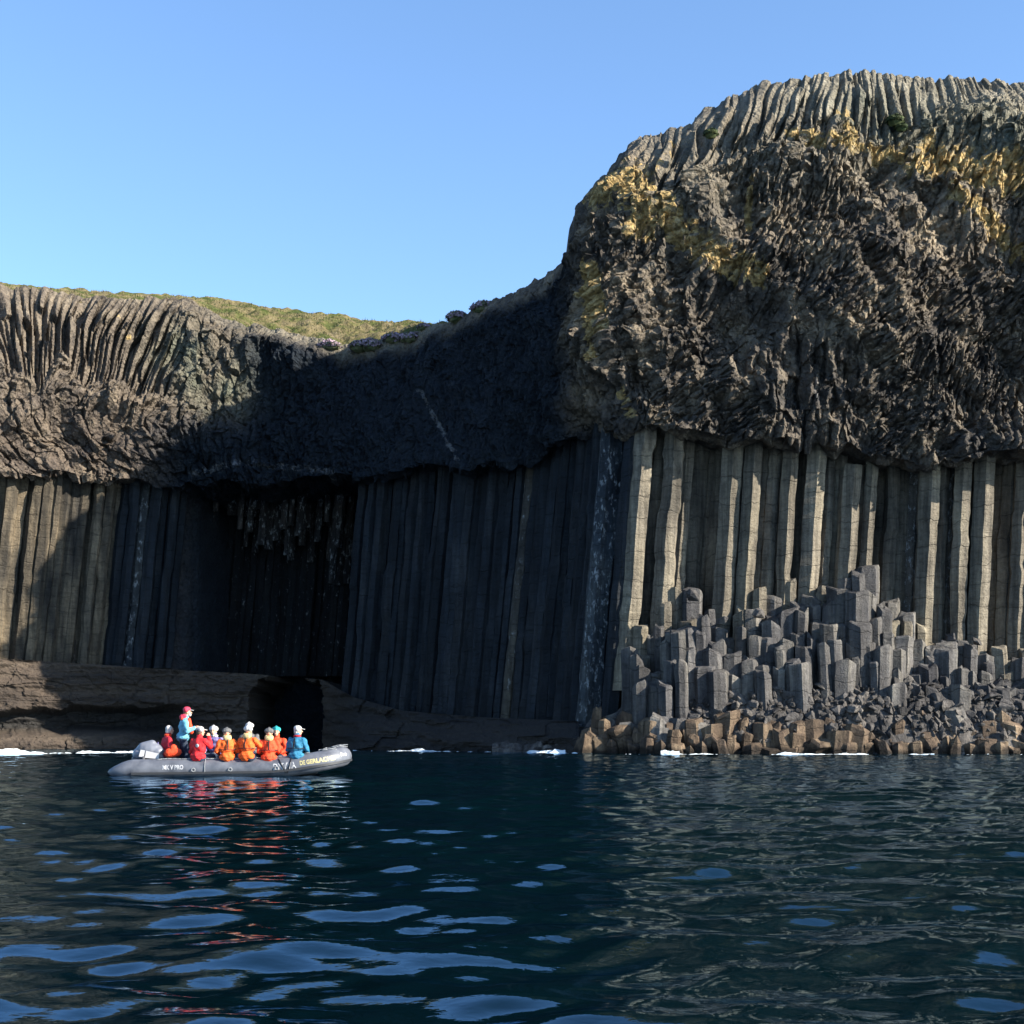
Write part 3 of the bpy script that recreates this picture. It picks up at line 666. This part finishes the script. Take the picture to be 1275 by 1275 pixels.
def fabric(name, c, rough=.75):
    m = mat(name, c, rough, 0, .3); n = N(m); g = n.noise(14, n.coord((1, 1, 1)), 4, .6)
    n.l(n.ramp(g, [(.3, tuple(x*.72 for x in c)), (.7, tuple(min(1, x*1.2) for x in c))]), n.b.inputs['Base Color']); n.bump(g, .03, .8); return m
FB = dict(orange=fabric('orange_nylon', (0.722, 0.111, 0.017)), redorange=fabric('scarlet_nylon', (0.68, 0.0595, 0.017)), red=fabric('red_nylon', (0.527, 0.017, 0.0213)), dkred=fabric('dark_red_nylon', (0.34, 0.0127, 0.0255)),
          blue=fabric('blue_nylon', (0.0213, 0.145, 0.255)), ltblue=fabric('light_blue_nylon', (0.111, 0.323, 0.442)), navy=fabric('navy_cloth', (0.0127, 0.0213, 0.0425)), purple=fabric('purple_nylon', (0.17, 0.145, 0.323)),
          black=fabric('black_webbing', (0.0102, 0.0102, 0.0119)), white=fabric('white_cloth', (0.468, 0.459, 0.442)), cream=fabric('cream_lining', (0.468, 0.357, 0.17)), grey=fabric('grey_wool', (0.102, 0.102, 0.102)),
          teal=fabric('teal_wool', (0.017, 0.255, 0.272)), pink=fabric('pink_red_cloth', (0.51, 0.034, 0.068)), yellow=fabric('yellow_rubber', (0.51, 0.425, 0.085)), hair=fabric('grey_hair', (0.425, 0.408, 0.383)), brown=fabric('brown_hair', (0.102, 0.0595, 0.034)))
M_skin = mat('skin', (.55, .3, .2), .55, 0, .4); M_lens = mat('dark_glass', (.02, .02, .02), .1)
M_eye = mat('eye', (.03, .025, .02), .2)

def hand(W, d, side, curl=.5, s=1.0):
    """palm, four unequal fingers and a thumb leaving the side of the palm"""
    d = Vector(d).normalized(); W = Vector(W); up = Vector((0, 0, 1))
    lat = d.cross(up); lat = lat.normalized() if lat.length > .2 else Vector((1, 0, 0)); nn = lat.cross(d).normalized()
    out = [cap(W, W+d*.05*s, .024, .03, flat=.7), cap(W+d*.05*s-lat*.022, W+d*.085*s-lat*.024, .018, .017), cap(W+d*.05*s+lat*.022, W+d*.085*s+lat*.024, .018, .017)]
    for k, L in enumerate((.06, .075, .08, .068)):
        b = W+d*.088*s+lat*(-.03+.02*k)*side*-1
        m_ = b+(d*math.cos(curl*.6)-nn*math.sin(curl*.6))*L*.5; e = m_+(d*math.cos(curl*1.7)-nn*math.sin(curl*1.7))*L*.5
        out += [cap(b-d*.015, m_, .0095, .009, 6, 2), cap(m_, e, .009, .0075, 6, 2)]
    t0 = W+d*.025+lat*.028*side; t1 = t0+(d*.5+lat*.8*side).normalized()*.035; out += [cap(t0, t1, .012, .01, 6, 2), cap(t1, t1+(d*.85-nn*.3).normalized()*.03, .01, .008, 6, 2)]
    return out

def person(label, loc, rz, jacket, legs='navy', stand=False, lean=.06, headturn=0., headtilt=0., arms=None, hat=None, hat_m='white', hair=None, hood=None, vest=None, strap=False, s=1.0, boots='black', badge=None, beard=False, group=None, collar=None):
    """frame: the person faces local +Y, hips at the origin (seated) or feet at the origin (standing)"""
    hz = .93 if stand else .10
    hip = Vector((0, 0, hz)); ch = hip+Vector((0, lean*.6+.0, .28)); sh = hip+Vector((0, lean, .46)); nk = sh+Vector((0, .02, .08)); hc = nk+Vector((0, .035, .135))
    if stand: K_ = [(sx*.11, .03+sx*.05, .5) for sx in (-1, 1)]; A_ = [(sx*.12, -.02+sx*.09, .09) for sx in (-1, 1)]
    else: K_ = [(sx*.15, .44, hz+.03) for sx in (-1, 1)]; A_ = [(sx*.15, .5, hz-.36) for sx in (-1, 1)]
    arms = arms or [((-.27, .06, .2), (-.2, .3, .12)), ((.27, .06, .2), (.2, .3, .12))]     # elbow, wrist (relative to the hip)
    R = Matrix.Rotation(headturn, 3, 'Z') @ Matrix.Rotation(-headtilt, 3, 'X')
    def hp(x, y, z): return hc+R @ Vector((x, y, z))
    prims = [ell(hip, (.17, .125, .13)), ell(ch, (.165, .115, .2)), ell(sh-Vector((0, 0, .04)), (.18, .1, .1)), cap(sh, nk+Vector((0, .01, .06)), .062, .056),
             ell(hc+R @ Vector((0, -.005, .025)), (.076, .094, .1), rot=R), cap(hp(0, .03, -.02), hp(0, .045, -.075), .062, .038), cap(hp(0, .088, .015), hp(0, .112, -.018), .012, .016),
             cap(hp(-.074, 0, .01), hp(-.08, -.005, -.025), .014, .011), cap(hp(.074, 0, .01), hp(.08, -.005, -.025), .014, .011), cap(hp(-.022, .088, -.055), hp(.022, .088, -.055), .009, .009), cap(hp(-.04, .078, .035), hp(.04, .078, .035), .014, .014)]
    for i, sx in enumerate((-1, 1)):
        e = hip+Vector(arms[i][0]); wr = hip+Vector(arms[i][1]); S0 = sh+Vector((sx*.18, 0, -.02)); kn = Vector(K_[i]); an = Vector(A_[i])
        prims += [cap(S0, e, .055, .042), cap(e, wr, .042, .028), cap(hip+Vector((sx*.09, 0, -.02)), kn, .085, .058), cap(kn, an, .055, .038), cap(an, an+Vector((0, .14, -.05)), .04, .032)]
        prims += hand(wr, wr-e, -sx, .6)
    b = fuse('person', prims, .0085, M_skin, None, 2)
    for e in ((-.03, .083, .018), (.03, .083, .018)): pass
    for sx in (-1, 1): plain('eye', [ell(hp(sx*.031, .086, .016), (.012, .009, .008), 8, 5)], M_eye, b)
    q = []
    j = [ell(hip+Vector((0, -.01, .03)), (.215, .165, .15)), ell(ch, (.215, .15, .23)), ell(sh-Vector((0, 0, .05)), (.215, .13, .12)), cap(sh+Vector((0, 0, 0)), nk+Vector((0, .0, .02)), .09, .08)]
    tr = []; bo = []
    for i, sx in enumerate((-1, 1)):
        e = hip+Vector(arms[i][0]); wr = hip+Vector(arms[i][1]); S0 = sh+Vector((sx*.19, 0, -.03)); kn = Vector(K_[i]); an = Vector(A_[i])
        j += [cap(S0, e, .085, .07), cap(e, e.lerp(wr, .94), .07, .052)]
        tr += [cap(hip+Vector((sx*.09, 0, -.03)), kn, .11, .08), cap(kn, an+Vector((0, 0, .05)), .078, .065)]
        bo += [cap(an+Vector((0, -.02, .06)), an+Vector((0, -.01, -.02)), .065, .055), cap(an+Vector((0, -.02, -.04)), an+Vector((0, .17, -.05)), .05, .045)]
    ph = random.random()*6
    def quilt(co, no):
        z = co[:, 2]-hz; k = np.abs(np.sin((z+.35*0)*math.pi/.075+ph)); torso = (np.abs(co[:, 0]) < .24)
        wr_ = .006*np.sin(co[:, 0]*38+z*21+ph)+.006*np.sin(co[:, 0]*17-z*37)
        return co+no*((k**.5-.6)*.012*torso*(z < .12)+wr_)[:, None]
    jk = fuse('jacket', j, .014, FB[jacket], b, 2, quilt); fuse('trousers', tr, .018, FB[legs], b, 2); fuse('boot', bo[:2], .015, FB[boots], b, 1); fuse('boot', bo[2:], .015, FB[boots], b, 1)
    if collar: fuse('collar', [cap(nk+Vector((.07*math.cos(a), -.01+.07*math.sin(a), .0)), nk+Vector((.07*math.cos(a+.6), -.01+.07*math.sin(a+.6), .01)), .032, .032) for a in np.arange(0, 6.28, .6)], .012, FB[collar], b)
    if hood: fuse('hood', [ell(nk+Vector((0, -.1, .0)), (.12, .07, .085)), ell(nk+Vector((-.07, -.04, .03)), (.05, .07, .06)), ell(nk+Vector((.07, -.04, .03)), (.05, .07, .06))], .014, FB[hood], b)
    if vest:
        fuse('life_vest', [cap(sh+Vector((sx*.1, .1, .02)), ch+Vector((sx*.09, .17, -.12)), .05, .07) for sx in (-1, 1)]+[cap(sh+Vector((-.1, -.07, .03)), sh+Vector((.1, -.07, .03)), .05, .05)], .014, FB[vest], b)
    if strap:
        def band(name, pts, wdt):
            V = []; Fs = []
            for x, y, z, nx, ny in pts:
                V += [(x-ny*wdt*0-(wdt if nx == 0 else 0), y, z+(wdt if nx else 0)), (x+(wdt if nx == 0 else 0), y, z-(wdt if nx else 0))]
            for k in range(len(pts)-1): Fs.append((2*k, 2*k+1, 2*k+3, 2*k+2))
            o = mesh_py(name, V, Fs, FB['black'], b); md = o.modifiers.new('s', 'SOLIDIFY'); md.thickness = .012; return o
        band('back_strap', [(0, sh.y-.145, sh.z+.03, 0, 1), (0, sh.y-.168, sh.z-.06, 0, 1), (0, ch.y-.185, ch.z+.05, 0, 1), (0, ch.y-.19, ch.z-.04, 0, 1)], .019)
        band('waist_strap', [((.24)*math.cos(a), ch.y-.04+.182*math.sin(a), ch.z-.05, 1, 0) for a in np.linspace(math.pi, 2*math.pi, 14)], .009)
    if badge: plain('badge', [ell(Vector(badge[0]), (.05, .016, .05), 12, 6)], FB[badge[1]], b)
    if hair: fuse('hair', [ell(hp(0, -.022, .035), (.089, .092, .1), rot=R), ell(hp(0, -.05, -.03), (.08, .06, .075), rot=R)], .012, FB[hair], b)
    if beard: fuse('beard', [ell(hp(0, .062, -.07), (.055, .045, .045)), ell(hp(0, .09, -.042), (.035, .016, .012))], .01, FB['hair'], b)
    if hat:
        hh_ = [ell(hp(0, -.012, .075), (.091, .106, .075), rot=R), cap(hp(-.05, -.03, .06), hp(.05, -.03, .06), .075, .075)]
        if hat == 'beanie': hh_ += [ell(hp(0, -.012, .14), (.03, .03, .03))]+[cap(hp(.088*math.cos(a), -.008+.1*math.sin(a), .045), hp(.088*math.cos(a+.5), -.008+.1*math.sin(a+.5), .045), .014, .014) for a in np.arange(0, 6.28, .5)]
        h_ = fuse(hat, hh_, .011, FB[hat_m], b)
        if hat == 'cap': fuse('brim', [cap(hp(x, .08, .062), hp(x*1.05, .165, .045), .011, .009) for x in np.linspace(-.055, .055, 6)], .008, FB['white'], h_)
    b.location = (loc[0], loc[1], loc[2]-(.1 if stand else .13)); b.rotation_euler = (0, 0, rz); b.scale = (s*.93,)*3
    return tag(b, label, 'person', group)

# ------------------------------------------------------------------ the inflatable boat
BD = 33.6; yaw = math.radians(3.5)
boat = bpy.data.objects.new('inflatable_boat', None); link(boat)
boat.location = ((283-CX)*BD/F, BD+1.0, .0); boat.rotation_euler = (math.radians(0), math.radians(-.6), yaw); boat.scale = (.92,)*3
tag(boat, 'dark grey rubber inflatable boat with outboard engine carrying ten people', 'boat')
def rubber():
    m = mat('grey_rubber', (.07, .075, .085), .42, 0, .5); n = N(m); g = n.noise(3, n.coord((1, 1, 1)), 5, .6)
    n.l(n.ramp(g, [(.3, (.055, .06, .075)), (.7, (.13, .138, .16))]), n.b.inputs['Base Color'])
    n.l(n.ramp(g, [(.3, K(.35)), (.7, K(.55))]), n.b.inputs['Roughness']); return m
M_rub = rubber(); M_rubd = mat('black_rubber', (.02, .021, .024), .6); M_eng = mat('silver_cowl', (.15, .16, .19), .35, .1, .5); M_engd = mat('engine_dark', (.03, .03, .035), .5)
M_dec = mat('white_decal', (.42, .42, .43), .5); M_decy = mat('yellow_decal', (.5, .43, .2), .5); M_rope = fabric('white_rope', (.25, .26, .27)); M_floor = mat('floorboard', (.09, .09, .1), .7)
RT = .27; W2 = .72
def path(t):
    """side tube: t 0 stern (near side) .. 1 bow tip .. 2 stern (far side)"""
    s = -1 if t <= 1 else 1; u = t if t <= 1 else 2-t
    L = 2.05
    if u < .72: x = -2.55+(L+2.55)*u/.72; y = W2; 
    else:
        a = (u-.72)/.28*math.pi/2; x = L+.78*math.sin(a); y = W2*math.cos(a)
    z = .2+.27*max(0, (x-.6)/2.2)**2
    return Vector((x, s*y, z))
NT = 120; V = []; Fs = []; M_ = 20
ts = [2*i/(NT-1) for i in range(NT)]
def frame(t):
    p = path(t); q = path(min(t+.004, 2)); r = path(max(t-.004, 0)); tg = (q-r).normalized(); up = Vector((0, 0, 1)); out = tg.cross(up).normalized(); up2 = out.cross(tg)
    return p, out, up2
for t in ts:
    p, o_, u_ = frame(t)
    for j in range(M_): a = 2*math.pi*j/M_; V.append(p+(o_*math.cos(a)+u_*math.sin(a))*RT)
for i in range(NT-1):
    for j in range(M_): k = (j+1) % M_; Fs.append((i*M_+j, i*M_+k, (i+1)*M_+k, (i+1)*M_+j))
mesh_py('side_tube', V, Fs, M_rub, boat, True)
for s in (-1, 1):                              # tapered tube ends behind the transom
    V = []; Fs = []
    prof = [(0, RT), (.12, RT*.97), (.3, RT*.8), (.5, RT*.5), (.62, RT*.22), (.66, .01)]
    for dx, r in prof:
        for j in range(M_): a = 2*math.pi*j/M_; V.append((-2.545-dx, s*W2+r*math.cos(a), .2-.08*dx+r*math.sin(a)*1))
    for i in range(len(prof)-1):
        for j in range(M_): k = (j+1) % M_; Fs.append((i*M_+j, i*M_+k, (i+1)*M_+k, (i+1)*M_+j))
    mesh_py('tube_cone', V, Fs, M_rub if s > 0 else M_rub, boat, True)
def boxm(x0, x1, y0, y1, z0, z1, bev=.015):
    bm = bmesh.new(); bmesh.ops.create_cube(bm, size=1)
    for v in bm.verts: v.co = Vector(((x0+x1)/2+v.co.x*(x1-x0), (y0+y1)/2+v.co.y*(y1-y0), (z0+z1)/2+v.co.z*(z1-z0)))
    bmesh.ops.bevel(bm, geom=bm.edges[:], offset=bev, segments=2, affect='EDGES'); return bm
obj_bm('floor', boxm(-2.3, 2.0, -.5, .5, .1, .15), M_floor, boat)
obj_bm('transom', boxm(-2.36, -2.3, -.5, .5, .08, .55), M_floor, boat)
obj_bm('bow_board', boxm(1.95, 2.5, -.3, .3, .48, .53), M_floor, boat)
plain('hull', [cap((-2.3, 0, .02), (1.9, 0, .06), .42, .3, 16, 4, .35), cap((1.9, 0, .06), (2.5, 0, .35), .28, .1, 12, 4, .5)], M_rubd, boat)
# rub strake
V = []; Fs = []; ts2 = [2*i/159 for i in range(160)]
for t in ts2:
    p, o_, u_ = frame(t); c = p+(o_*math.cos(-.35)+u_*math.sin(-.35))*(RT+.006)
    for a, b_ in ((-.03, -.012), (-.03, .02), (.03, .02), (.03, -.012)): V.append(c+u_*a+o_*b_)
for i in range(159):
    for j in range(4): k = (j+1) % 4; Fs.append((i*4+j, i*4+k, (i+1)*4+k, (i+1)*4+j))
mesh_py('rubbing_strake', V, Fs, M_rubd, boat)
# grab lines, rings, V straps
def on_tube(t, ang, dr=.012): p, o_, u_ = frame(t); return p+(o_*math.cos(ang)+u_*math.sin(ang))*(RT+dr)
def tx(x): # parameter of the near tube at a given x (straight part)
    return (x+2.55)/(2.05+2.55)*.72 if x < 2.05 else .72+.28*math.asin(min(1, (x-2.05)/.78))/(math.pi/2)
def ropeobj(name, pts, r, m, parent): return plain(name, [cap(a, b_, r, r, 6, 2) for a, b_ in zip(pts[:-1], pts[1:])], m, parent)
for x in (-.95, .0, 1.2): 
    t = tx(x); c = on_tube(t, -.05, .01); plain('ring', [cap(c+Vector((.045*math.cos(a), -.012, .045*math.sin(a))), c+Vector((.045*math.cos(a+.7), -.012, .045*math.sin(a+.7))), .011, .011, 6, 2) for a in np.arange(0, 6.28, .7)], M_rope, boat)
for x0, x1, a1 in ((1.26, 1.42, -.6), (1.62, 1.46, -.6)):
    ropeobj('strap', [on_tube(tx(x0+(x1-x0)*k/6), .9+(a1-.9)*k/6, .014) for k in range(7)], .012, FB['black'], boat)
ropeobj('grab_line', [on_tube(tx(-1.9+k*.12), 1.15+.22*abs(math.sin(k*.55)), .02) for k in range(34)], .011, M_rope, boat)
ropeobj('mooring_tail', [on_tube(tx(-.66), 1.2-.25*k, .014) for k in range(7)], .008, M_rope, boat)
def lettering(txt, t0x, ang, h, m, wide):
    c = bpy.data.curves.new('txt', 'FONT'); c.body = txt; c.size = h*1.38; c.extrude = 0; c.offset = .005; c.resolution_u = 3
    o = bpy.data.objects.new('txt', c); C.objects.link(o); me = bpy.data.meshes.new_from_object(o.evaluated_get(bpy.context.evaluated_depsgraph_get())); bpy.data.objects.remove(o)
    me.name = 'lettering'; mw = max(v.co.x for v in me.vertices)
    for v in me.vertices:
        x, y = v.co.x/mw*wide, v.co.y; t = tx(t0x+x)
        q = on_tube(t, ang+y/RT, .006); v.co = q
    me.materials.clear(); me.materials.append(m); o = link(bpy.data.objects.new('lettering', me), boat)
    return o
lettering('MK V PRO', -1.75, .02, .115, M_dec, .54)
lettering('DNVVA', 1.1, -.22, .17, M_dec, .6)
lettering('DE GERLACHE', 1.8, -.02, .115, M_decy, .74)
lettering('Pro', 2.66, .2, .1, M_dec, .1)
# engine
eng = bpy.data.objects.new('outboard_engine', None); link(eng, boat)
def cowl(co, no):
    return co
cw = fuse('engine_cowl', [ell((-2.42, 0, .88), (.36, .24, .2)), cap((-2.68, 0, .76), (-2.16, 0, .70), .19, .17), ell((-2.2, 0, .82), (.2, .22, .16)), cap((-2.58, -.05, .95), (-2.35, -.03, 1.02), .13, .12)], .02, M_eng, eng, 3)
plain('cowl_band', [cap((-2.72, 0, .63), (-2.14, 0, .56), .175, .17, 18, 4, .55)], M_engd, cw)
plain('drive_leg', [cap((-2.62, 0, .6), (-2.72, 0, -.1), .1, .07, 12, 4, .7), cap((-2.9, 0, -.06), (-2.6, 0, -.06), .05, .06)], M_engd, eng)
plain('mounting_bracket', [cap((-2.4, -.12, .55), (-2.42, -.12, .2), .05, .05), cap((-2.4, .12, .55), (-2.42, .12, .2), .05, .05)], M_engd, eng)
def decal(name, pts, y, m, par):
    V = [(x, y, z) for x, z in pts]+[(x, y+.02, z) for x, z in pts]; k = len(pts)
    return mesh_py(name, V, [tuple(range(k-1, -1, -1)), tuple(range(k, 2*k))]+[(i, (i+1) % k, k+(i+1) % k, k+i) for i in range(k)], m, par)
decal('decal', [(-2.66, .70), (-2.53, .68), (-2.50, .86), (-2.61, .88)], -.232, M_dec, cw)
decal('decal', [(-2.50, .665), (-2.14, .63), (-2.13, .77), (-2.47, .85)], -.238, M_dec, cw)
eng.location = (.2, -.2, -.16)
for p_ in (0,): pass
# rope coil on the bow
pts = []
for k in range(170):
    u = k/169; t = .80+.3*u; p_, o_, u_ = frame(t); a = k*.55; r_ = .1+.05*math.sin(k*.37)
    pts.append(p_+u_*(RT+.012+.035*abs(math.sin(a*.5+1))*(1+math.sin(k*.13)))+o_*(r_*math.cos(a)-.03)+Vector((r_*math.sin(a), 0, 0)))
rp = plain('rope', [cap(a, b_, .009, .009, 6, 2) for a, b_ in zip(pts[:-1], pts[1:])], M_rope, None)
rp.matrix_world = Matrix.Translation(boat.location) @ Matrix.Rotation(yaw, 4, 'Z') @ Matrix.Scale(.92, 4); tag(rp, 'pale tangled mooring rope coiled on the raised bow of the boat', 'rope')
def bl(px, y=-.75, z=.5):
    """position in the boat for a person seen at px"""
    D = BD+1.0+y; x = (px-CX)*D/F; return (x, D+0.0+(x-boat.location.x)*math.tan(yaw), z)
up_arm = lambda z=.5: [((-.27, .1, .15), (-.18, .32, .14)), ((.3, .14, .3), (.16, .26, z))]
person('seated person in a dark red jacket with white hair, beside the grey engine', bl(207, -.1, .52), -1.1, 'dkred', hair='hair', headturn=.2, collar='redorange', badge=((-.0, -.19, .42), 'purple'))
person('standing guide in a light blue jacket, red cap with white brim and red life vest', bl(229, -.1, .16), -1.35, 'ltblue', stand=True, hat='cap', hat_m='pink', hair='brown', beard=True, hood='pink', vest='redorange', boots='yellow',
       arms=[((-.24, .12, .2), (-.08, .3, .28)), ((.26, .1, .18), (.1, .3, .26))], lean=.05, s=1.0)
person('person in a bright red jacket with a pale badge and a raised hand', bl(247, -.72, .48), -.4, 'red', arms=up_arm(.55), hat='cap', hat_m='hair', hair='brown', headturn=-.4, badge=((.07, -.135, .42), 'white'))
person('person in a purple jacket with white hair, half hidden between red and orange jackets', bl(270, .6, .5), 2.8, 'purple', hair='hair', hat='beanie', hat_m='white', headturn=.3, collar='white', lean=.1)
person('person in an orange jacket with grey beanie and black back strap, first from the left', bl(283, -.75, .48), .3, 'orange', hat='beanie', hat_m='grey', collar='cream', hood='cream', strap=True, s=.96)
person('person in an orange jacket with white beanie, second orange back from the left', bl(307, -.78, .5), -.25, 'orange', hat='beanie', hat_m='white', collar='cream', hood='cream', strap=True, headturn=-.2, arms=up_arm(.3))
person('person with a pale patterned beanie rising just behind the second orange jacket', bl(311, .6, .58), 3.0, 'grey', hat='beanie', hat_m='white', hair='hair', lean=.02, headturn=-.3)
person('person in a scarlet orange jacket with cream hood and grey beanie, third orange back', bl(334.5, -.72, .46), .12, 'redorange', hat='beanie', hat_m='grey', collar='cream', hood='cream', strap=True, headturn=-.1, s=.98)
person('person with a teal beanie partly hidden behind the third orange jacket', bl(346, .55, .48), 2.9, 'redorange', hat='beanie', hat_m='teal', hair='brown', lean=.08, headturn=.4)
person('person in a blue jacket and white cap, sitting nearest the bow', bl(368, -.72, .5), -.3, 'blue', hat='cap', hat_m='white', hair='hair', headturn=-1.0, collar='dkred', strap=True)
# bag at the stern
bg_ = fuse('dry_bag', [cap((-.1, 0, .08), (.1, 0, .1), .12, .1), ell((0, 0, .2), (.09, .08, .09))], .014, FB['redorange'], None); bg_.location = bl(217, -.45, .48); tag(bg_, 'small orange bag on the tube between engine and standing guide', 'bag')
